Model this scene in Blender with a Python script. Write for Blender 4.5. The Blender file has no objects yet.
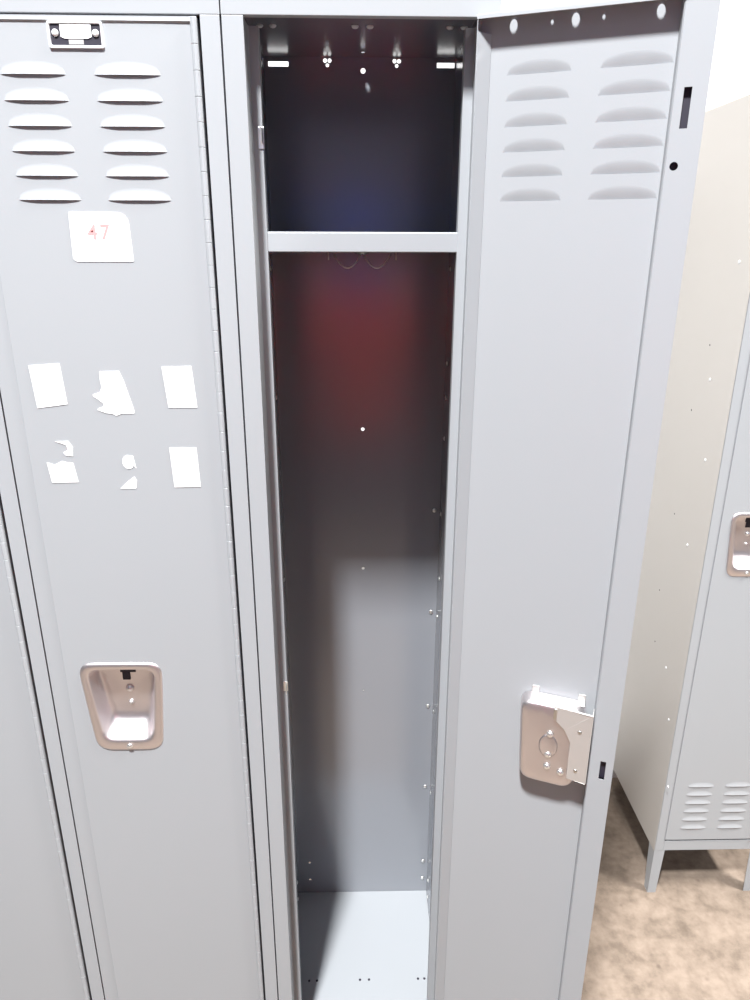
import bpy, bmesh, math, random
from mathutils import Vector, Matrix
random.seed(7)
SC = bpy.context.scene
COL = SC.collection
PI = math.pi

# ------------------------------------------------------------------ materials
def mat(name, base, rough=.5, metal=0., ior=1.5, noise=0., nscale=8., bump=0., bscale=300., coat=0., coat_rough=.1):
    m = bpy.data.materials.new(name); m.use_nodes = True
    nt = m.node_tree; b = nt.nodes['Principled BSDF']
    b.inputs['Base Color'].default_value = (*base, 1)
    b.inputs['Roughness'].default_value = rough
    b.inputs['Metallic'].default_value = metal
    b.inputs['IOR'].default_value = ior
    b.inputs['Coat Weight'].default_value = coat
    b.inputs['Coat Roughness'].default_value = coat_rough
    tc = nt.nodes.new('ShaderNodeTexCoord')
    if noise:
        n = nt.nodes.new('ShaderNodeTexNoise'); n.inputs['Scale'].default_value = nscale; n.inputs['Detail'].default_value = 4
        r = nt.nodes.new('ShaderNodeMix'); r.data_type = 'RGBA'
        r.inputs[6].default_value = (*[c*(1-noise) for c in base], 1)
        r.inputs[7].default_value = (*[min(1, c*(1+noise)) for c in base], 1)
        nt.links.new(tc.outputs['Object'], n.inputs['Vector'])
        nt.links.new(n.outputs['Fac'], r.inputs[0]); nt.links.new(r.outputs[2], b.inputs['Base Color'])
    if bump:
        n2 = nt.nodes.new('ShaderNodeTexNoise'); n2.inputs['Scale'].default_value = bscale
        bp = nt.nodes.new('ShaderNodeBump'); bp.inputs['Strength'].default_value = bump; bp.inputs['Distance'].default_value = .001
        nt.links.new(tc.outputs['Object'], n2.inputs['Vector'])
        nt.links.new(n2.outputs['Fac'], bp.inputs['Height']); nt.links.new(bp.outputs['Normal'], b.inputs['Normal'])
    return m

M = {}
M['paint'] = mat('grey_locker_enamel', (.34, .355, .372), rough=.42, noise=.015, nscale=3, bump=.05, bscale=500)
M['inner'] = mat('shaded_glossy_enamel', (.25, .262, .288), rough=.22, ior=2.0, noise=.02, nscale=3)  # same locker enamel made darker: interior shade put into the colour
M['cream'] = mat('putty_enamel', (.455, .43, .40), rough=.45, noise=.03, nscale=2.5)
M['steel'] = mat('satin_stainless', (.75, .705, .71), rough=.42, metal=1., noise=.05, nscale=30)
M['plate'] = mat('zinc_plated_steel', (.66, .645, .63), rough=.45, metal=.7, noise=.04, nscale=25)
M['bright'] = mat('bright_zinc', (.9, .89, .86), rough=.3, metal=.9)
M['wire'] = mat('wire_steel', (.62, .6, .56), rough=.3, metal=1.)
M['alu'] = mat('aluminium_frame', (.86, .86, .88), rough=.4, metal=.3)
M['black'] = mat('dark_recess', (.02, .017, .03), rough=.6)  # black plate backing; elsewhere stands in for shade inside slots and holes
M['paper'] = mat('white_paper', (.93, .93, .93), rough=.7, noise=.01, nscale=40)
M['redink'] = mat('faded_red_ink', (.80, .30, .30), rough=.7)
M['wall'] = mat('white_wall_paint', (.92, .92, .91), rough=.8, noise=.02, nscale=2, bump=.1, bscale=60)
M['darkwall'] = mat('dull_wall_paint', (.045, .045, .06), rough=.8, noise=.05, nscale=2)
M['ceil'] = mat('ceiling_paint', (.18, .18, .18), rough=.9, noise=.02, nscale=2)
M['fixture'] = mat('fixture_enamel', (.9, .9, .9), rough=.5)
M['red'] = mat('red_cloth', (.85, .06, .04), rough=.85, noise=.12, nscale=40)
M['blue'] = mat('blue_cloth', (.02, .10, .85), rough=.85, noise=.12, nscale=40)
M['navy'] = mat('dark_trousers', (.02, .022, .03), rough=.9, noise=.15, nscale=40)
M['skin'] = mat('skin', (.62, .38, .28), rough=.5, noise=.05, nscale=20)
M['hair'] = mat('hair', (.05, .03, .02), rough=.6, noise=.2, nscale=80)
M['eye'] = mat('eye_white', (.8, .8, .8), rough=.2)
M['rubber'] = mat('black_plastic', (.03, .03, .035), rough=.35)
M['glass'] = mat('lens_glass', (.01, .01, .02), rough=.05, ior=1.6)

def concrete():
    m = bpy.data.materials.new('tan_concrete'); m.use_nodes = True
    nt = m.node_tree; b = nt.nodes['Principled BSDF']; b.inputs['Roughness'].default_value = .75
    tc = nt.nodes.new('ShaderNodeTexCoord')
    n1 = nt.nodes.new('ShaderNodeTexNoise'); n1.inputs['Scale'].default_value = 16; n1.inputs['Detail'].default_value = 7; n1.inputs['Roughness'].default_value = .65
    n2 = nt.nodes.new('ShaderNodeTexNoise'); n2.inputs['Scale'].default_value = 38; n2.inputs['Detail'].default_value = 5
    n3 = nt.nodes.new('ShaderNodeTexVoronoi'); n3.inputs['Scale'].default_value = 17
    for n in (n1, n2, n3): nt.links.new(tc.outputs['Object'], n.inputs['Vector'])
    r1 = nt.nodes.new('ShaderNodeValToRGB')
    e = r1.color_ramp.elements; e[0].position = .34; e[0].color = (.125, .094, .070, 1); e[1].position = .62; e[1].color = (.215, .167, .130, 1)
    x = e.new(.49); x.color = (.18, .138, .106, 1)
    r2 = nt.nodes.new('ShaderNodeValToRGB')
    e = r2.color_ramp.elements; e[0].position = .3; e[0].color = (.72, .70, .68, 1); e[1].position = .58; e[1].color = (1, 1, 1, 1)
    r3 = nt.nodes.new('ShaderNodeValToRGB')
    e = r3.color_ramp.elements; e[0].position = .04; e[0].color = (.45, .4, .38, 1); e[1].position = .13; e[1].color = (1, 1, 1, 1)
    nt.links.new(n1.outputs['Fac'], r1.inputs[0]); nt.links.new(n2.outputs['Fac'], r2.inputs[0]); nt.links.new(n3.outputs['Distance'], r3.inputs[0])
    mx = nt.nodes.new('ShaderNodeMix'); mx.data_type = 'RGBA'; mx.blend_type = 'MULTIPLY'; mx.inputs[0].default_value = .8
    my = nt.nodes.new('ShaderNodeMix'); my.data_type = 'RGBA'; my.blend_type = 'MULTIPLY'; my.inputs[0].default_value = .55
    nt.links.new(r1.outputs[0], mx.inputs[6]); nt.links.new(r2.outputs[0], mx.inputs[7])
    nt.links.new(mx.outputs[2], my.inputs[6]); nt.links.new(r3.outputs[0], my.inputs[7])
    nt.links.new(my.outputs[2], b.inputs['Base Color'])
    bp = nt.nodes.new('ShaderNodeBump'); bp.inputs['Strength'].default_value = .25; bp.inputs['Distance'].default_value = .004
    nt.links.new(n2.outputs['Fac'], bp.inputs['Height']); nt.links.new(bp.outputs['Normal'], b.inputs['Normal'])
    return m
M['floor'] = concrete()

# ------------------------------------------------------------------ helpers
class MB:
    """collects geometry and links it as one mesh object"""
    def __init__(s): s.v = []; s.f = []
    def add(s, v, f):
        n = len(s.v); s.v += [tuple(x) for x in v]; s.f += [tuple(i+n for i in q) for q in f]; return s
    def box(s, x0, x1, y0, y1, z0, z1):
        v = [(x, y, z) for z in (z0, z1) for y in (y0, y1) for x in (x0, x1)]
        return s.add(v, [(0, 2, 3, 1), (4, 5, 7, 6), (0, 1, 5, 4), (2, 6, 7, 3), (0, 4, 6, 2), (1, 3, 7, 5)])
    def prism(s, prof, z0, z1, closed=True):
        """profile in xy swept along z, ends capped"""
        n = len(prof)
        v = [(x, y, z0) for x, y in prof] + [(x, y, z1) for x, y in prof]
        f = [(i, (i+1) % n, n+(i+1) % n, n+i) for i in range(n)]
        f += [tuple(range(n))[::-1], tuple(range(n, 2*n))]
        return s.add(v, f)
    def lathe(s, prof, o, ax, n=16):
        """prof = [(r, h)], axis ax through o"""
        ax = Vector(ax).normalized(); u = ax.orthogonal().normalized(); w = ax.cross(u); o = Vector(o)
        v = []; f = []
        for r, h in prof:
            for k in range(n):
                a = 2*PI*k/n; v.append(o + ax*h + (u*math.cos(a)+w*math.sin(a))*r)
        for j in range(len(prof)-1):
            for k in range(n):
                f.append((j*n+k, j*n+(k+1) % n, (j+1)*n+(k+1) % n, (j+1)*n+k))
        f.append(tuple(range(n))[::-1]); f.append(tuple(range((len(prof)-1)*n, len(prof)*n)))
        return s.add(v, f)
    def loft(s, loops, cap0=False, cap1=True):
        n = len(loops[0]); v = [p for l in loops for p in l]; f = []
        for j in range(len(loops)-1):
            for k in range(n): f.append((j*n+k, j*n+(k+1) % n, (j+1)*n+(k+1) % n, (j+1)*n+k))
        if cap0: f.append(tuple(range(n))[::-1])
        if cap1: f.append(tuple(range((len(loops)-1)*n, len(loops)*n)))
        return s.add(v, f)
    def tube(s, pts, r, n=8):
        pts = [Vector(p) for p in pts]; rings = []
        t = (pts[1]-pts[0]).normalized(); u = t.orthogonal().normalized()
        for i, p in enumerate(pts):
            a = pts[max(0, i-1)]; b = pts[min(len(pts)-1, i+1)]; t = (b-a).normalized()
            u = (u - t*u.dot(t)).normalized(); w = t.cross(u)
            rings.append([p+(u*math.cos(2*PI*k/n)+w*math.sin(2*PI*k/n))*r for k in range(n)])
        return s.loft(rings, True, True)
    def build(s, name, m, parent=None, bevel=0., solid=0., smooth=False, loc=None, fix=True):
        me = bpy.data.meshes.new(name); me.from_pydata(s.v, [], s.f)
        bm = bmesh.new(); bm.from_mesh(me)
        bmesh.ops.remove_doubles(bm, verts=bm.verts, dist=1e-6)
        if fix: bmesh.ops.recalc_face_normals(bm, faces=bm.faces)
        bm.to_mesh(me); bm.free()
        if loc: me.transform(Matrix.Translation(-Vector(loc)))
        me.materials.append(m)
        o = bpy.data.objects.new(name, me); COL.objects.link(o)
        if parent: o.parent = parent
        if loc: o.location = loc
        if solid:
            q = o.modifiers.new('sheet', 'SOLIDIFY'); q.thickness = solid; q.offset = 0
        if bevel:
            q = o.modifiers.new('bevel', 'BEVEL'); q.width = bevel; q.segments = 2; q.limit_method = 'ANGLE'; q.angle_limit = .6
        if smooth:
            for p in me.polygons: p.use_smooth = True
        return o

def empty(name, loc, label, cat, group=None, parent=None):
    o = bpy.data.objects.new(name, None); COL.objects.link(o); o.location = loc
    o.empty_display_size = .1
    if label: o['label'] = label; o['category'] = cat
    if group: o['group'] = group
    if parent: o.parent = parent
    return o
def tag(o, label=None, cat=None, group=None, kind=None):
    for k, v in (('label', label), ('category', cat), ('group', group), ('kind', kind)):
        if v: o[k] = v
    return o
def dup(o, parent, loc):
    c = o.copy(); COL.objects.link(c); c.parent = parent; c.location = loc; return c

# ------------------------------------------------------------------ the setting
def slab(name, a, b, m):
    o = MB().box(a[0], b[0], a[1], b[1], a[2], b[2]).build(name, m); o['kind'] = 'structure'; return o
CEIL = 4.8
slab('floor', (-3.2, -2.35, -.1), (5.2, 1.1, 0), M['floor'])
slab('ceiling', (-3.2, -2.35, CEIL), (5.2, 1.1, CEIL+.1), M['ceil'])
slab('wall_back', (-3.2, .95, 0), (5.2, 1.1, CEIL), M['wall'])
slab('wall_left', (-3.3, -2.35, 0), (-3.2, 1.1, CEIL), M['darkwall'])
slab('wall_right', (5.2, -2.35, 0), (5.3, 1.1, CEIL), M['darkwall'])
slab('wall_front', (-3.2, -2.45, 0), (5.2, -2.35, CEIL), M['darkwall'])  # unseen wall, set near and dark to hold down bounce and reflections

# ------------------------------------------------------------------ locker construction
P = .305; W = .0244; DEP = .381; ZB = .1731; ZT = 1.846; ZH = 1.8935; ZL = .14
LOUV_Z = [1.6598 + .0255*k for k in range(6)]

def louver_patch(mb, x0, x1, z0, z1, depth, nu=28, nv=7):
    """pressed hood filling the rectangle, bulging to -y, open along its bottom edge"""
    v = []; f = []; h = z1-z0
    for j in range(nv+2):
        b = min(1., j/nv)
        for i in range(nu+1):
            a = i/nu
            arch = max(.04, (math.sin(PI*a)**.34)*.96)
            d = (1-b)**1.5*min(1., math.sin(PI*a)**.5*1.12)
            z = z0+h*arch*b if j <= nv else z1
            v.append((x0+(x1-x0)*a, -depth*(d if j < nv else 0), z))
    for j in range(nv+1):
        for i in range(nu):
            k = j*(nu+1)+i; f.append((k, k+1, k+nu+2, k+nu+1))
    mb.add(v, f)

def door_skin(mb, xs0, xs1, z0, z1, holes):
    """sheet in the plane y=0 between x and z limits, with rectangular holes"""
    xs = sorted({xs0, xs1, *[h[0] for h in holes], *[h[1] for h in holes]})
    zs = sorted({z0, z1, *[h[2] for h in holes], *[h[3] for h in holes]})
    for i in range(len(xs)-1):
        for j in range(len(zs)-1):
            cx = (xs[i]+xs[i+1])/2; cz = (zs[j]+zs[j+1])/2
            if any(h[0] < cx < h[1] and h[2] < cz < h[3] for h in holes): continue
            mb.add([(xs[i], 0, zs[j]), (xs[i+1], 0, zs[j]), (xs[i+1], 0, zs[j+1]), (xs[i], 0, zs[j+1])], [(0, 1, 2, 3)])

def holed(mb, u0, u1, v0, v1, holes, put):
    """sheet with round holes (u, v, r) or rectangular ones (u0, u1, v0, v1)"""
    rects = [(h[0]-h[2]*1.3, h[0]+h[2]*1.3, h[1]-h[2]*1.3, h[1]+h[2]*1.3) if len(h) == 3 else h for h in holes]
    us = sorted({u0, u1, *[x for r in rects for x in r[:2]]}); vs = sorted({v0, v1, *[x for r in rects for x in r[2:]]})
    for i in range(len(us)-1):
        for j in range(len(vs)-1):
            cu_, cv = (us[i]+us[i+1])/2, (vs[j]+vs[j+1])/2
            if any(r[0] < cu_ < r[1] and r[2] < cv < r[3] for r in rects): continue
            mb.add([put(us[i], vs[j]), put(us[i+1], vs[j]), put(us[i+1], vs[j+1]), put(us[i], vs[j+1])], [(0, 1, 2, 3)])
    for h in holes:
        if len(h) == 4: continue
        n = 16; q = h[2]*1.3; v = []
        for k in range(n):
            a = 2*PI*k/n; c, s = math.cos(a), math.sin(a); m = q/max(abs(c), abs(s))
            v.append(put(h[0]+c*m, h[1]+s*m)); v.append(put(h[0]+c*h[2], h[1]+s*h[2]))
        mb.add(v, [(2*k, (2*k+2) % (2*n), (2*k+3) % (2*n), 2*k+1) for k in range(n)])

def rtrap(cx, zb, zt, wb, wt, r, y, n=7):
    """rounded trapezoid loop in the xz plane at depth y"""
    c = [(cx-wb/2, zb), (cx+wb/2, zb), (cx+wt/2, zt), (cx-wt/2, zt)]
    out = []
    for i in range(4):
        p = Vector((*c[i], 0)); a = (Vector((*c[i-1], 0))-p).normalized(); b = (Vector((*c[(i+1) % 4], 0))-p).normalized()
        s = p+a*r; e = p+b*r
        for k in range(n):
            t = k/(n-1); q = s*(1-t)**2 + p*2*t*(1-t) + e*t**2
            out.append((q.x, y, q.y))
    return out

def make_cup(parent, cx, zb, zt, wb=.100, wt=.124, depth=1.):
    """recessed stainless finger cup seen from the outside"""
    r = .02
    mb = MB()
    mb.loft([rtrap(cx, zb, zt, wb, wt, r+.004, .0005), rtrap(cx, zb+.001, zt-.001, wb-.002, wt-.002, r+.004, -.0035),
             rtrap(cx, zb+.018, zt-.010, wb-.022, wt-.020, .020, -.0037), rtrap(cx, zb+.0205, zt-.0125, wb-.027, wt-.025, .018, -.0015),
             rtrap(cx, zb+.024, zt-.014, wb-.031, wt-.029, .016, .005),
             rtrap(cx, zb+.041, zt-.018, wb-.042, wt-.038, .012, .022*depth), rtrap(cx, zb+.046, zt-.021, wb-.050, wt-.046, .008, .025*depth)], False, True)
    c = mb.build('recessed_handle', M['steel'], parent, smooth=True)
    q = c.modifiers.new('bevel', 'SUBSURF'); q.levels = 1; q.render_levels = 1
    c['label'] = 'pinkish stainless recessed finger cup'
    # lift, keyhole, button and rivet are details of the cup
    d = MB(); dd = .0252-.025*(1-depth)
    d.prism([(cx-.010, dd-.0022), (cx-.010, dd), (cx+.013, dd), (cx+.013, dd-.0022)], zt-.032, zt-.0215)
    d.box(cx-.0075, cx+.004, dd-.0022, dd, zt-.045, zt-.032)
    d.build('latch_slot', M['black'], parent, bevel=.0005)  # black plate for the keyhole, its inner shade given as colour
    for z, rr, yy in ((zt-.060, .0060, dd), (zt-.084, .0038, dd)):
        MB().lathe([(rr, 0), (rr, .002), (rr*.6, .0045), (rr*.1, .0055)], (cx+.001, yy, z), (0, -1, 0)).build('lock_button' if z > zt-.07 else 'rivet', M['bright'], parent, smooth=True)
    MB().lathe([(.0045, 0), (.004, .0015), (.001, .0025)], (cx, -.0035, zb+.0095), (0, -1, 0)).build('rivet', M['bright'], parent, smooth=True)
    return c

def make_door(root, width, louv_x, inner_side, lz, loc, rot=0., cup=None, z0=ZB+.006, z1=ZT-.0025, slots=False, hinge_label=None):
    """pan-formed louvred door; hinge at the local origin, leaf runs towards -x, outside faces -y"""
    m = M['paint']
    mb = MB(); holes = []
    for a, b in louv_x:
        for z in LOUV_Z + lz: holes.append((-b, -a, z, z+.0138))
    if cup: holes.append(cup['hole'])
    chan = .0305 if slots else .02
    door_skin(mb, -width, -.001, z0, z1, holes)
    for h in holes[:len(louv_x)*(6+len(lz))]: louver_patch(mb, *h, .0022)
    # turned edges: hinge side, top, bottom
    D = .0145
    mb.add([(-.001, 0, z0), (-.001, 0, z1), (-.001, .011, z1), (-.001, .011, z0)], [(0, 1, 2, 3)])
    mb.add([(-.001, .011, z0+.02), (-.001, .011, z1-.014), (-.014, .001, z1-.016), (-.014, .001, z0+.02)], [(0, 1, 2, 3)])
    for z in (z0, z1):
        s = -1 if z == z1 else 1
        fh = [(-a, .0065, .0042) for a in (.0375, .1020, .1850)] + [(-a, .0065, .0016) for a in (.078, .130)] if slots and z == z1 else []
        holed(mb, -width, -.001, 0, D+.0015, fh, lambda a, b, z=z: (a, b, z))
        mb.add([(-.001, D+.0015, z), (-width, D+.0015, z), (-width, D+.0015, z+s*.004), (-.001, D+.0015, z+s*.004)], [(0, 1, 2, 3)])
    mb.add([(-width, 0, z0), (-width, 0, z1), (-width, D, z1), (-width, D, z0)], [(0, 1, 2, 3)])
    if not slots:                      # rolled upper edge
        mb.add([(-width, -.0002, z1-.0060), (-.001, -.0002, z1-.0060), (-.001, -.0016, z1-.0045), (-width, -.0016, z1-.0045)], [(0, 1, 2, 3)])
        mb.add([(-width, -.0016, z1-.0045), (-.001, -.0016, z1-.0045), (-.001, .0010, z1), (-width, .0010, z1)], [(0, 1, 2, 3)])
    door = mb.build('door', m, root, solid=.0011, fix=False)
    door.location = loc; door.rotation_euler = (0, 0, rot)
    # latch side channel, with its slots punched out
    ch = MB(); xa, xb = -width, -(width-chan)
    sl = []
    if slots:
        sl = [(-.2240, -.2165, 1.7245, 1.7620), (-.2195, -.2125, 1.6857, 1.6935), (-.2290, -.2215, .9090, .9390)]
    holed(ch, xa, xb, z0+.001, z1-.001, [((h[0]+h[1])/2, (h[2]+h[3])/2, .0042) if k == 1 else h for k, h in enumerate(sl)], lambda a, b: (a, D, b))
    ch.add([(xb, D, z0), (xb, D, z1), (xb+.001, D-.001, z1), (xb+.001, D-.001, z0)], [(0, 1, 2, 3)])
    ch.add([(xb+.001, D-.001, z0), (xb+.001, D-.001, z1), (xb+.003, .0006, z1), (xb+.003, .0006, z0)], [(0, 1, 2, 3)])
    ch.build('latch_channel', m, door, solid=.0009, fix=False)
    if slots:
        for a, b, c, d in sl: MB().box(a-.0008, b+.0008, D-.006, D-.005, c-.001, d+.001).build('slot_shade_sheet', M['black'], door)  # black sheets behind the slots, their inner shade put into colour
    return door

def make_hinge(door, z0, z1, r=.0038):
    mb = MB(); z = z1-.0254*65
    while z < z1-.01:
        mb.lathe([(r*.9, 0), (r, .0005), (r, .0248), (r*.9, .0252)], (0, -.001, z), (0, 0, 1), 10); z += .0254
    return mb.build('hinge', M['paint'], door, smooth=False)

def make_carcass(root, legs=True, side_l=None, side_r=None, open_unit=False, joint=True):
    """frame, panels and legs of one unit; root origin at the front left corner on the floor"""
    pm = M['paint']; im = M['inner']
    for sgn, nm in ((0, 'l'), (1, 'r')):
        fx = (lambda x: x) if sgn == 0 else (lambda x: P-(x if x < .01 else x-.0022))
        prof = [(.0010, 0), (W, 0), (W, .038), (.0358, .038), (.0358, .052), (.0348, .052), (.0348, .039), (W-.001, .039), (W-.001, .0012), (.0020, .0012), (.0020, .03), (.0010, .03)]
        MB().prism([(fx(x), y) for x, y in prof], ZL+.002, ZT-.0003).build('frame_post', pm, root, bevel=.0006)
    # header and sill rails
    pr = [(0, ZT), (0, ZH), (.03, ZH), (.03, ZH-.0012), (.0012, ZH-.0012), (.0012, ZT+.0012), (.010, ZT+.0012), (.010, ZT)]
    v = [(x, y, z) for x in (.0006, P-.0006) for y, z in pr]; n = len(pr)
    f = [(i, (i+1) % n, n+(i+1) % n, n+i) for i in range(n)] + [tuple(range(n)), tuple(range(n, 2*n))[::-1]]
    MB().add(v, f).build('header_rail', pm, root, bevel=.0008)
    MB().box(.0004+W, P-.0004-W, .0005, .030, ZL+.002, ZB).build('sill_rail', pm, root, bevel=.0012)
    th = [(.157, .350, .0032)] if open_unit else []
    bh = [(.1552, 1.2942, .0032), (.1552, 1.0124, .0030), (.1552, .7300, .0016), (.0295, .2635, .0026), (.0295, .2120, .0026),
          (.157, 1.8725, .0038), (.0975, 1.8862, .0030), (.1045, 1.8862, .0030), (.1010, 1.8798, .0026), (.2065, 1.8862, .0030), (.2135, 1.8862, .0030), (.2100, 1.8798, .0026),
          (.0085, .0400, 1.8775, 1.8845), (.2735, .3010, 1.8775, 1.8845)] if open_unit else []
    tp = MB(); holed(tp, .0006, P-.0006, .031, DEP-.001, th, lambda a, b: (a, b, ZH-.0018)); tp.build('top_panel', im, root, solid=.0012, fix=False)
    MB().box(.0022, P-.0022, .031, DEP-.0022, ZB-.0016, ZB).build('bottom_panel', M['paint'], root)
    bp = MB(); holed(bp, .0006, P-.0006, ZL, ZH-.0014, bh, lambda a, b: (a, DEP-.0011, b)); bp.build('back_panel', im, root, solid=.0012, fix=False)
    MB().box(.0006, .0020, .0305, DEP-.0004, ZL, ZH-.0014).build('side_panel', im, root)
    if side_l: MB().box(-.0014, 0, .0006, DEP, ZL+.001, ZH-.0004).build('side_cladding', side_l, root, bevel=.0006)['label'] = 'cream coloured outer side'
    MB().box(P-.0020, P-.0006, .0305, DEP-.0004, ZL, ZH-.0014).build('side_panel', side_r or im, root)
    if legs:
        for x, sx in ((0, 1), (P, -1)):
            for y, sy in ((0, 1), (DEP, -1)):
                mb = MB()
                # tapering folded angle
                for a, b in (((0, .030), (0, .020)),):
                    o = [(x+sx*.0005, y+sy*.0005), (x+sx*.030, y+sy*.0005), (x+sx*.030, y+sy*.0022), (x+sx*.0022, y+sy*.0022), (x+sx*.0022, y+sy*.034), (x+sx*.0005, y+sy*.034)]
                    q = [(x+sx*.0005, y+sy*.0005), (x+sx*.024, y+sy*.0005), (x+sx*.024, y+sy*.0022), (x+sx*.0022, y+sy*.0022), (x+sx*.0022, y+sy*.022), (x+sx*.0005, y+sy*.022)]
                    v = [(*p, 0) for p in q] + [(*p, ZL+.0015) for p in o]
                    f = [(i, (i+1) % 6, 6+(i+1) % 6, 6+i) for i in range(6)] + [tuple(range(6))[::-1], tuple(range(6, 12))]
                    mb.add(v, f)
                mb.build('leg', pm, root)

RV = {}
def rivet_proto(key, r, h, m, ax):
    mb = MB().lathe([(r, 0), (r*.96, h*.4), (r*.7, h*.8), (r*.2, h)], (0, 0, 0), ax, 12)
    RV[key] = (mb, m)
def rivet(parent, key, loc, name='rivet'):
    mb, m = RV[key]
    if isinstance(mb, MB):
        o = mb.build(name, m, parent, smooth=True); RV[key] = (o, m)
    else:
        o = mb.copy(); COL.objects.link(o); o.parent = parent
    o.location = loc; return o
rivet_proto('back', .0044, .0022, M['bright'], (0, -1, 0))
rivet_proto('left', .0042, .002, M['bright'], (-1, 0, 0))
rivet_proto('right', .0042, .002, M['bright'], (1, 0, 0))
rivet_proto('down', .0042, .0026, M['bright'], (0, 0, -1))
rivet_proto('up', .0026, .001, M['black'], (0, 0, 1))  # black disc for a floor hole, shade put into the colour
rivet_proto('creamr', .0036, .0018, M['alu'], (-1, 0, 0))
rivet_proto('creamh', .0022, .0006, M['black'], (-1, 0, 0))  # black disc where the side has a hole, its shade coloured in

LX = [(.0436, .1170), (.1474, .2192)]
BZ = [.2050 + .0255*k for k in range(6)]
CUP = dict(hole=None)

def shelf(root, closed=True):
    mb = MB()
    x0, x1 = .0026, P-.0026
    mb.box(x0, x1, .056, DEP-.003, 1.6262, 1.6276)
    mb2 = MB()
    # rolled front lip
    pr = [(.056, 1.6276), (.0415, 1.6276), (.0398, 1.6262), (.0398, 1.6042), (.0415, 1.6036), (.056, 1.6036), (.056, 1.6048), (.0425, 1.6048), (.0413, 1.6056), (.0413, 1.6256), (.0425, 1.6262), (.056, 1.6262)]
    a, b = .0352, P-.0330
    # lip notched round the frame posts, shelf behind them full width
    n = len(pr); v = [(x, y, z) for x in (a, b) for y, z in pr]
    mb2.add(v, [(i, (i+1) % n, n+(i+1) % n, n+i) for i in range(n)] + [tuple(range(n)), tuple(range(n, 2*n))[::-1]])
    s = mb.build('shelf', M['inner'], root)
    mb2.build('shelf_lip', M['paint'], s, bevel=.0006)
    return s

# ---- leftmost locker: mostly outside the frame
def closed_locker(name, x, y, label, group, lz=BZ, cup_dx=0., cup_dz=0., **kw):
    t = empty(name, (x, y, 0), label, 'locker', group)
    make_carcass(t, **kw)
    zb, zt = .8893+cup_dz, 1.0425+cup_dz
    cx = -(.1992-.0244)+cup_dx                      # from the hinge side
    d = make_door(t, P-2*W-.001, LX, None, lz, (P-W-.0006, -.001, 0), 0., dict(hole=(cx-.048, cx+.048, zb+.012, zt-.012)))
    make_cup(d, cx, zb, zt)
    h = make_hinge(d, ZB+.01, ZT-.0035); h.location = (-.0036, -.0012, 0)
    return t, d

G1 = 'grey lockers of the near bank'
t0, d0 = closed_locker('locker', -2*P, 0, 'closed grey metal locker cut off by the left edge of the photo', G1)
t1, d1 = closed_locker('locker', -P, 0, 'closed grey locker with number 47 sticker and torn white paper scraps on its door', G1)

# name plate holder on door of the 47 locker (door local x = world x + W)
def dl(x): return x + W + .0006          # world x -> door local x
zc0, zc1 = 1.8120, 1.8385
hx0, hx1 = dl(-.1868), dl(-.1265)
hold = MB()
lo = lambda e, y: rtrap((hx0+hx1)/2, zc0+e, zc1-e, hx1-hx0-2*e, hx1-hx0-2*e, max(.0008, .003-e*.5), y)
hold.loft([lo(0, .0005), lo(.0006, -.0026), lo(.0026, -.0026), lo(.0034, -.0008)], False, False)
ho = hold.build('name_plate_holder', M['alu'], d1, smooth=False); ho['label'] = 'bright card holder with two rivets'
MB().box(hx0+.003, hx1-.003, -.0012, -.0006, zc0+.003, zc1-.003).build('plate_backing', M['black'], d1)
w = hx1-hx0
card = MB(); c0, c1 = hx0+.014, hx1-.013
card.add([(c0, -.0017, zc1-.004), (c1, -.0017, zc1-.004), (c1, -.0017, zc0+.0112), (c1-.004, -.0017, zc0+.0095), (c0+.004, -.0017, zc0+.0095), (c0, -.0017, zc0+.0112)], [(0, 1, 2, 3, 4, 5)])
card.build('name_card', M['paper'], d1, solid=.0004)
MB().box((hx0+hx1)/2-.008, (hx0+hx1)/2+.008, -.0017, -.0013, zc0+.004, zc0+.0085).build('faded_print', M['plate'], d1)
for x in (hx0+.0085, hx1-.0085):
    MB().lathe([(.0037, 0), (.0034, .0012), (.0012, .0020)], (x, -.0013, (zc0+zc1)/2+.0015), (0, -1, 0)).build('rivet', M['fixture'], d1, smooth=True)

# number sticker
def sheet(name, pts, m=M['paper'], parent=d1, y=-.0010, label=None):
    mb = MB(); mb.add([(dl(x), y, z) for x, z in pts], [tuple(range(len(pts)))])
    o = mb.build(name, m, parent, solid=.0003)
    if label: o['label'] = label
    return o
def arc(cx, cz, rx, rz, a0, a1, n=7):
    return [(cx+rx*math.cos(math.radians(a0+(a1-a0)*k/(n-1))), cz+rz*math.sin(math.radians(a0+(a1-a0)*k/(n-1)))) for k in range(n)]
sheet('number_sticker', arc(-.1875, 1.6458, .0017, .0017, 180, 90, 4) + arc(-.1330, 1.6345, .0125, .0125, 90, 0) + arc(-.1207, 1.5938, .0014, .0014, 0, -90, 4)
      + arc(-.1852, 1.5975, .0052, .0052, -90, -180, 5), label='white sticker printed with a faded red 47')
cu = bpy.data.curves.new('number', 'FONT'); cu.body = '47'; cu.size = .0235; cu.extrude = .0001; cu.space_character = 1.25; cu.offset = .0003
to = bpy.data.objects.new('number', cu); COL.objects.link(to)
dg = bpy.context.evaluated_depsgraph_get(); me = bpy.data.meshes.new_from_object(to.evaluated_get(dg))
bpy.data.objects.remove(to)
me.materials.clear(); me.materials.append(M['redink'])
to = bpy.data.objects.new('printed_number', me); COL.objects.link(to); to.parent = d1
to.rotation_euler = (PI/2, 0, 0); to.location = (dl(-.1700), -.0013, 1.6175)

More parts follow.
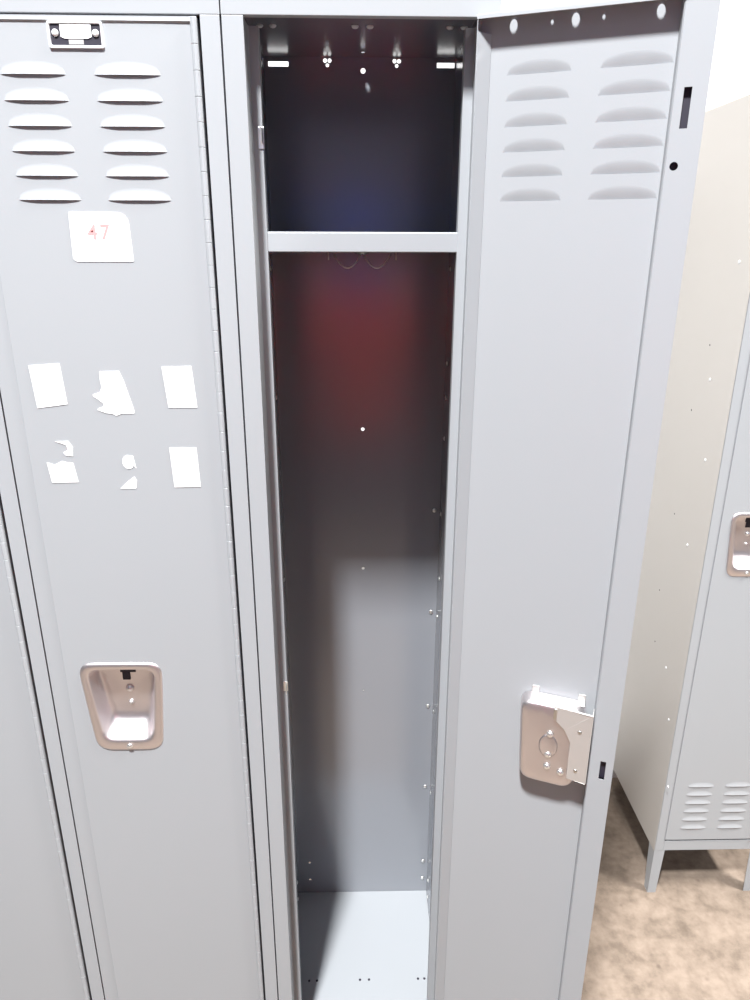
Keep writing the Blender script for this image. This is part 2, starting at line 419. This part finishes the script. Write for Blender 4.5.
sheet('paper_label', [(-.2631, 1.4695), (-.2245, 1.4722), (-.2216, 1.4205), (-.2600, 1.4155)], label='whole white paper label')
sheet('paper_label', [(-.1765, 1.4622), (-.1520, 1.4625), (-.1475, 1.4500), (-.1385, 1.4130), (-.1385, 1.4085), (-.1540, 1.4085), (-.1620, 1.4055), (-.1660, 1.4080), (-.1745, 1.4090), (-.1845, 1.4130), (-.1840, 1.4150), (-.1760, 1.4180), (-.1765, 1.4215), (-.1835, 1.4275), (-.1880, 1.4305), (-.1880, 1.4330), (-.1790, 1.4360), (-.1760, 1.4420), (-.1770, 1.4520)], label='torn white paper label')
sheet('paper_label', [(-.0985, 1.4678), (-.0615, 1.4688), (-.0580, 1.4160), (-.0945, 1.4160)], label='whole white paper label')
sheet('paper_label', [(-.2590, 1.3440), (-.2490, 1.3405), (-.2400, 1.3455), (-.2290, 1.3430), (-.2250, 1.3430), (-.2215, 1.3165), (-.2560, 1.3160)], label='lower remnant of a torn paper label')
sheet('paper_scrap', [(-.2445, 1.3720), (-.2275, 1.3725), (-.2225, 1.3640), (-.2240, 1.3520), (-.2330, 1.3530), (-.2360, 1.3570), (-.2290, 1.3610), (-.2310, 1.3670)])
sheet('paper_scrap', arc(-.1535, 1.3440, .0078, .0095, 100, 330, 9) + [(-.1440, 1.3350), (-.1465, 1.3520)])
sheet('paper_scrap', [(-.1680, 1.3075), (-.1470, 1.3075), (-.1450, 1.3190), (-.1480, 1.3240), (-.1590, 1.3160)])
sheet('paper_label', [(-.0985, 1.3632), (-.0635, 1.3632), (-.0620, 1.3095), (-.0965, 1.3090)], label='whole white paper label')

# ---- the open locker
t2 = empty('locker', (0, 0, 0), 'open grey locker with its door swung wide, empty dark inside with one shelf', 'locker', G1)
make_carcass(t2, open_unit=True, side_r=None)
shelf(t2)
OW = .2385
OX = [(.0330, .1022), (.1315, .2035)]
cz0, cz1 = .8930, 1.0080
ocx = -.155
d2 = make_door(t2, OW, OX, None, BZ, (P-W+.0006, -.003, 0), math.radians(158), dict(hole=(ocx-.036, ocx+.036, cz0+.012, cz1-.012)), slots=True)
h = make_hinge(d2, ZB+.01, ZT-.0035, .0026); h.location = (.0, .0015, 0)
cup = make_cup(d2, ocx, cz0, cz1, .084, .092, depth=.8)
# back of the cup: pressed stainless pan on the inside face of the door
pan = MB()
pc = -.150; a0, a1 = .884, 1.020
pan.loft([rtrap(pc, a0, a1, .080, .092, .020, .0012), rtrap(pc, a0+.001, a1-.001, .078, .090, .020, .014),
          rtrap(pc, a0+.003, a1-.003, .073, .085, .018, .0235), rtrap(pc, a0+.007, a1-.007, .064, .076, .015, .0255)], False, True)
pn = pan.build('lock_pan', M['steel'], d2, smooth=True); pn['label'] = 'pinkish stainless back of the handle cup'
q = pn.modifiers.new('s', 'SUBSURF'); q.levels = 1; q.render_levels = 1
bump = MB().lathe([(.013, 0), (.011, .0006), (.007, .0011), (.002, .0014)], (0, 0, 0), (0, 1, 0), 28)
b_ = bump.build('lock_boss', M['steel'], d2, smooth=True); b_.location = (-.150, .0254, .952); b_.scale = (1, 1, 1.5)
for z, xx in ((.972, -.151), (.938, -.151), (.918, -.151), (.913, -.170)):
    MB().lathe([(.0050, 0), (.0045, .0015), (.0028, .0028), (.0005, .0033)], (xx, .0260, z), (0, 1, 0)).build('rivet', M['bright'], d2, smooth=True)
# box latch housing beside it
hb = MB()
hb.loft([[(x, y, z) for x, z in ((-.1540, 1.0210), (-.2040, 1.0175), (-.2040, .9060), (-.1790, .9080), (-.1790, .9680), (-.1700, .9860), (-.1540, 1.0010))] for y in (.026, .0295)], True, True)
hb.box(-.2055, -.2040, .010, .0295, .906, 1.0175)
hs = hb.build('latch_housing', M['plate'], d2, bevel=.0006); hs['label'] = 'flat zinc plated latch cover with two screws'
for z in (.988, .924):
    MB().lathe([(.0028, 0), (.0022, .0008), (.0006, .0010)], (-.190, .0295, z), (0, 1, 0)).build('screw', M['wire'], d2)
for xx, zz in ((-.1240, 1.0220), (-.1870, 1.0225)):
    t_ = MB(); t_.box(xx-.005, xx+.005, .0012, .0030, zz-.006, zz+.008); t_.box(xx-.005, xx+.005, .003, .012, zz-.006, zz-.004)
    t_.build('mounting_tab', M['plate'], d2, bevel=.0006)
MB().box(-.1580, -.1535, .0295, .0320, 1.002, 1.018).build('lift_pin', M['wire'], d2, bevel=.001)
# fixings inside
for z in (.2635, .2120): rivet(t2, 'back', (.2930, DEP-.002, z))
for z in (1.134, .915, .690, .478): rivet(t2, 'back', (.2925, DEP-.002, z)); rivet(t2, 'left', (P-.002, DEP-.022, z))
for z in (1.577, 1.420, 1.360, 1.285, 1.005, .240, .190): rivet(t2, 'left', (P-.002, DEP-.035, z))
for z in (1.577, 1.360, 1.005, .240, .190): rivet(t2, 'right', (.002, DEP-.035, z))
for x in (.1453, .1641, .2662, .2795, .0400, .0560): rivet(t2, 'up', (x, .163, ZB), 'screw_hole')
rivet_proto('top', .0050, .0035, M['fixture'], (0, 0, -1))  # white in place of zinc, so the glint is in the colour
for x in (.0169, .0345, .1452, .1653, .2735, .2925): rivet(t2, 'top', (x, .213, ZH-.0026))
# strike clips on the left stop
for z, hgt in ((1.7330, .017), (.9740, .012)):
    c = MB(); c.box(.0300, .0372, .0368, .0379, z-hgt*.8, z+hgt*.6); c.box(.0352, .0364, .022, .0379, z-hgt*.5, z+hgt*.5)
    c.build('strike_clip', M['bright'], t2, bevel=.0005)
# double prong ceiling hook under the shelf
hk = MB(); hy = .19; zt_ = 1.6035
def loop(xa, xb, dz, n=14):
    return [(xa+(xb-xa)*k/n, hy, zt_-.002 - dz*math.sin(PI*k/n)**.8) for k in range(n+1)]
hk.tube(loop(.1130, .1520, .0200), .0012, 8)
hk.tube(loop(.1560, .1950, .0200), .0012, 8)
hk.box(.146, .162, hy-.009, hy+.009, 1.6010, 1.6262)
hk.tube([(.1050, hy, zt_), (.1050, hy, zt_-.011)], .0010, 8); hk.tube([(.2030, hy, zt_), (.2030, hy, zt_-.011)], .0010, 8)
hk.build('coat_hook', M['wire'], t2, smooth=True)

# ---- lone locker of the second bank
BX, BY = .9075, .5154
t3, d3 = closed_locker('locker', BX, BY, 'closed grey locker with cream side standing apart on the right, behind the open door', 'lockers of the far bank', lz=[.2160+.0262*k for k in range(6)], side_l=M['cream'], cup_dx=.002, cup_dz=.034)
t3.scale = (.918, 1, 1)
for x, z in ((.5726, 1.586), (.6150, 1.345), (.5786, 1.1748), (.5971, .9652), (.6050, .6330), (.5500, .5200), (.5000, .3600)):
    rivet(t3, 'creamr', (-.0014, x-BY, z))
for x, z in ((.6400, 1.415), (.6784, 1.2644), (.6835, 1.010), (.6835, .660), (.7016, .7975)):
    rivet(t3, 'creamh', (-.0014, x-BY, z), 'screw_hole')

# ------------------------------------------------------------------ ceiling lights
def light_fixture(x, y, sx, sy, watts, label, col):
    t = empty('ceiling_light', (x, y, CEIL), label, 'ceiling light', 'fluorescent ceiling lights')
    h = MB(); h.loft([[(-sx/2-.03, -sy/2-.03, -.001), (sx/2+.03, -sy/2-.03, -.001), (sx/2+.03, sy/2+.03, -.001), (-sx/2-.03, sy/2+.03, -.001)],
                      [(-sx/2-.01, -sy/2-.01, -.05), (sx/2+.01, -sy/2-.01, -.05), (sx/2+.01, sy/2+.01, -.05), (-sx/2-.01, sy/2+.01, -.05)]], True, True)
    h.build('housing', M['fixture'], t, bevel=.004)
    L = bpy.data.lights.new('lamp', 'AREA'); L.shape = 'RECTANGLE'; L.size = sx; L.size_y = sy; L.energy = watts; L.color = col
    L.spread = math.radians(130)
    o = bpy.data.objects.new('lamp', L); COL.objects.link(o); o.parent = t; o.location = (0, 0, -.055)
    return t
light_fixture(-.355, -1.66, .26, .38, 400, 'fluorescent ceiling light in front of the near bank', (.975, .99, 1.))
light_fixture(2.9, -.45, .40, .90, 360, 'fluorescent ceiling light over the gap between the banks', (1., .985, .96))

light_fixture(.25, .64, .60, .20, 32, 'added unseen fill light above the gap behind the near bank', (1., .96, .90))  # added lamp, brightens the wall seen through the back panel holes

w = bpy.data.worlds.new('world'); SC.world = w; w.use_nodes = True
w.node_tree.nodes['Background'].inputs[0].default_value = (.5, .52, .56, 1)
w.node_tree.nodes['Background'].inputs[1].default_value = .05

# ------------------------------------------------------------------ the photographer behind the lens
def skin_mesh(name, m, parent, pts, edges, root=0, sub=2, loc=None):
    """pts = [(x, y, z, rx, ry)] grown into one continuous surface"""
    me = bpy.data.meshes.new(name); me.from_pydata([p[:3] for p in pts], edges, [])
    me.materials.append(m)
    o = bpy.data.objects.new(name, me); COL.objects.link(o)
    if parent: o.parent = parent
    q = o.modifiers.new('skin', 'SKIN'); q.use_smooth_shade = True
    for i, p in enumerate(pts):
        sv = me.skin_vertices[0].data[i]; sv.radius = (p[3], p[4] if len(p) > 4 else p[3]); sv.use_root = (i == root)
    q = o.modifiers.new('sub', 'SUBSURF'); q.levels = sub; q.render_levels = sub
    return o
PX, PY = .150, -1.46
per = empty('person', (PX, PY, 0), 'person in red shirt and blue hood, seen only as dim reflection inside the open locker', 'person')
B = [(0, 0, .93, .11, .09), (0, 0, 1.08, .12, .09), (0, 0, 1.25, .16, .115), (0, .01, 1.40, .165, .10), (0, .01, 1.47, .075, .07), (0, .015, 1.53, .058, .06),
     (0, .03, 1.60, .078, .095), (0, .025, 1.69, .075, .09),
     (-.20, 0, 1.40, .062), (-.285, .16, 1.20, .046), (-.16, .42, 1.45, .034), (-.105, .475, 1.535, .025),
     (.20, 0, 1.40, .062), (.285, .16, 1.20, .046), (.16, .42, 1.45, .034), (.105, .475, 1.535, .025),
     (-.10, 0, .86, .085), (-.12, .02, .48, .062), (-.13, -.01, .09, .045), (-.14, .13, .04, .035),
     (.10, 0, .86, .085), (.12, .02, .48, .062), (.13, -.01, .09, .045), (.14, .13, .04, .035)]
BE = [(0, 1), (1, 2), (2, 3), (3, 4), (4, 5), (5, 6), (6, 7), (3, 8), (8, 9), (9, 10), (10, 11), (3, 12), (12, 13), (13, 14), (14, 15),
      (0, 16), (16, 17), (17, 18), (18, 19), (0, 20), (20, 21), (21, 22), (22, 23)]
skin_mesh('body', M['skin'], per, B, BE)
g = lambda p, d: (p[0], p[1], p[2], p[3]+d, (p[4] if len(p) > 4 else p[3])+d)
sh = [(0, 0, .80, .175, .150), (0, 0, .90, .185, .150), (0, 0, 1.02, .170, .135), (0, 0, 1.14, .165, .130), (0, 0, 1.26, .175, .135), (0, .01, 1.40, .178, .115), (0, .01, 1.455, .100, .09),
      g(B[8], .012), g(B[9], .012), g(B[12], .012), g(B[13], .012)]
sh += [(*(Vector(B[9][:3])*.12+Vector(B[10][:3])*.88), .046, .046), (*(Vector(B[13][:3])*.12+Vector(B[14][:3])*.88), .046, .046)]
skin_mesh('shirt', M['red'], per, sh, [(0, 1), (1, 2), (2, 3), (3, 4), (4, 5), (5, 6), (5, 7), (7, 8), (8, 11), (5, 9), (9, 10), (10, 12)])
for sx in (0, 1):
    k = 16+4*sx
    skin_mesh('trouser_leg', M['navy'], per, [(B[k][0], 0, .93, .105, .11), g(B[k], .018), (*((Vector(B[k][:3])+Vector(B[k+1][:3]))/2), .095, .095), g(B[k+1], .018), g(B[k+2], .022), (*B[k+2][:2], .06, .066, .066)], [(0, 1), (1, 2), (2, 3), (3, 4), (4, 5)])
for sx in (-1, 1):
    so = MB(); so.loft([rtrap(0, 0, 0, 0, 0, 0, 0)[:0] or [(sx*.14+math.cos(a)*.048*k, .06+math.sin(a)*.14*k, z) for a in [2*PI*q/20 for q in range(20)]] for k, z in ((1, 0), (1.02, .02), (.9, .05), (.55, .085))], True, True)
    so.build('shoe', M['rubber'], per, smooth=True)
hd = MB()
rings = []
for z, rx, ry, cy in ((1.44, .13, .11, 0), (1.50, .115, .105, 0), (1.56, .118, .115, .0), (1.63, .125, .125, .0), (1.70, .120, .120, .0), (1.755, .085, .09, -.005), (1.775, .03, .03, -.005)):
    rings.append([(rx*math.cos(2*PI*k/24), cy+ry*math.sin(2*PI*k/24) - (.05 if (z > 1.52 and z < 1.72 and abs(k-6) < 3) else 0), z) for k in range(24)])
hd.loft(rings, True, True)
ho_ = hd.build('hood', M['blue'], per, smooth=True)
# face: nose, eyes, mouth, and a blue cloth mask over nose and mouth
fc = MB(); fc.lathe([(.072, -.02), (.070, .02), (.055, .05), (.030, .064), (.008, .068)], (0, .058, 1.595), (0, 1, 0), 24)
fc.build('face_mask', M['blue'], per, smooth=True)
MB().lathe([(.012, 0), (.011, .012), (.006, .024), (.002, .028)], (0, .118, 1.635), (0, 1, -.4), 12).build('nose', M['skin'], per, smooth=True)
for sx in (-1, 1):
    MB().lathe([(.012, 0), (.010, .005), (.005, .008), (.001, .009)], (sx*.032, .112, 1.655), (0, 1, 0), 14).build('eye', M['eye'], per, smooth=True)
    MB().lathe([(.005, 0), (.004, .001)], (sx*.032, .1205, 1.655), (0, 1, 0), 12).build('pupil', M['rubber'], per)
    MB().lathe([(.018, 0), (.016, .008), (.006, .012)], (sx*.079, .02, 1.63), (sx, 0, 0), 12).build('ear', M['skin'], per, smooth=True)
# hands: palm, four fingers over the back and side of the camera, thumb below
for sx in (-1, 1):
    wx, wy, wz = sx*.105, 0.475, 1.535
    pts = [(wx, wy, wz, .024, .018), (sx*.088, 0.498, 1.570, .030, .014), (sx*.078, 0.508, 1.595, .030, .013)]
    ed = [(0, 1), (1, 2)]
    for k, L_ in enumerate((.068, .075, .070, .055)):
        z = 1.625-.018*k; b = len(pts)
        pts += [(sx*.083, 0.510, z-.004, .0095, .0095), (sx*.080, 0.510+L_*.30, z+.002, .0085, .0085), (sx*.070, 0.510+L_*.50, z+.002, .0078, .0078), (sx*.050, 0.510+L_*.55, z, .0068, .0068)]
        ed += [(2 if k < 2 else 1, b), (b, b+1), (b+1, b+2), (b+2, b+3)]
    b = len(pts)
    pts += [(sx*.070, 0.492, 1.572, .012, .012), (sx*.050, 0.490, 1.580, .0105, .0105), (sx*.034, 0.494, 1.592, .009, .009)]
    ed += [(1, b), (b, b+1), (b+1, b+2)]
    skin_mesh('hand', M['skin'], per, pts, ed, sub=1)
cm = empty('compact_camera', (PX, PY+.525, 1.575), 'small black compact camera held up by the person who takes the photo', 'camera')
MB().loft([rtrap(0, 0, .062, .100, .100, .012, y) for y in (-.011, .011)], True, True).build('camera_body', M['rubber'], cm, bevel=.002)
MB().lathe([(.021, 0), (.021, .006), (.017, .008), (.016, .0065)], (-.002, .010, .032), (0, 1, 0), 28).build('lens_barrel', M['rubber'], cm, smooth=False)
MB().lathe([(.012, 0), (.010, .0015), (.004, .0025)], (-.002, .0165, .032), (0, 1, 0), 20).build('lens', M['glass'], cm, smooth=True)
MB().lathe([(.006, 0), (.006, .003), (.005, .004)], (.028, 0, .061), (0, 0, 1), 16).build('shutter_button', M['plate'], cm)


# ------------------------------------------------------------------ camera
f_, pitch, roll, yaw = 711.39, .3385, .0035, .0239
cam = bpy.data.cameras.new('camera'); co = bpy.data.objects.new('camera', cam); COL.objects.link(co)
cam.sensor_fit = 'VERTICAL'; cam.sensor_height = 24; cam.lens = f_*24/1000; cam.clip_start = .01
fw = Vector((math.sin(yaw)*math.cos(pitch), math.cos(yaw)*math.cos(pitch), -math.sin(pitch)))
r0 = Vector((math.cos(yaw), -math.sin(yaw), 0)); u0 = r0.cross(fw)
r = r0*math.cos(roll)+u0*math.sin(roll); u = -r0*math.sin(roll)+u0*math.cos(roll)
co.matrix_world = Matrix(((r.x, u.x, -fw.x, .1476), (r.y, u.y, -fw.y, -.9025), (r.z, u.z, -fw.z, 1.607), (0, 0, 0, 1)))
SC.camera = co
SC.view_settings.view_transform = 'Standard'; SC.view_settings.look = 'None'
SC.view_settings.gamma = 1; SC.view_settings.use_curve_mapping = False
SC.view_settings.exposure = -.13
SC.cycles.use_denoising = True
SC.cycles.max_bounces = 8
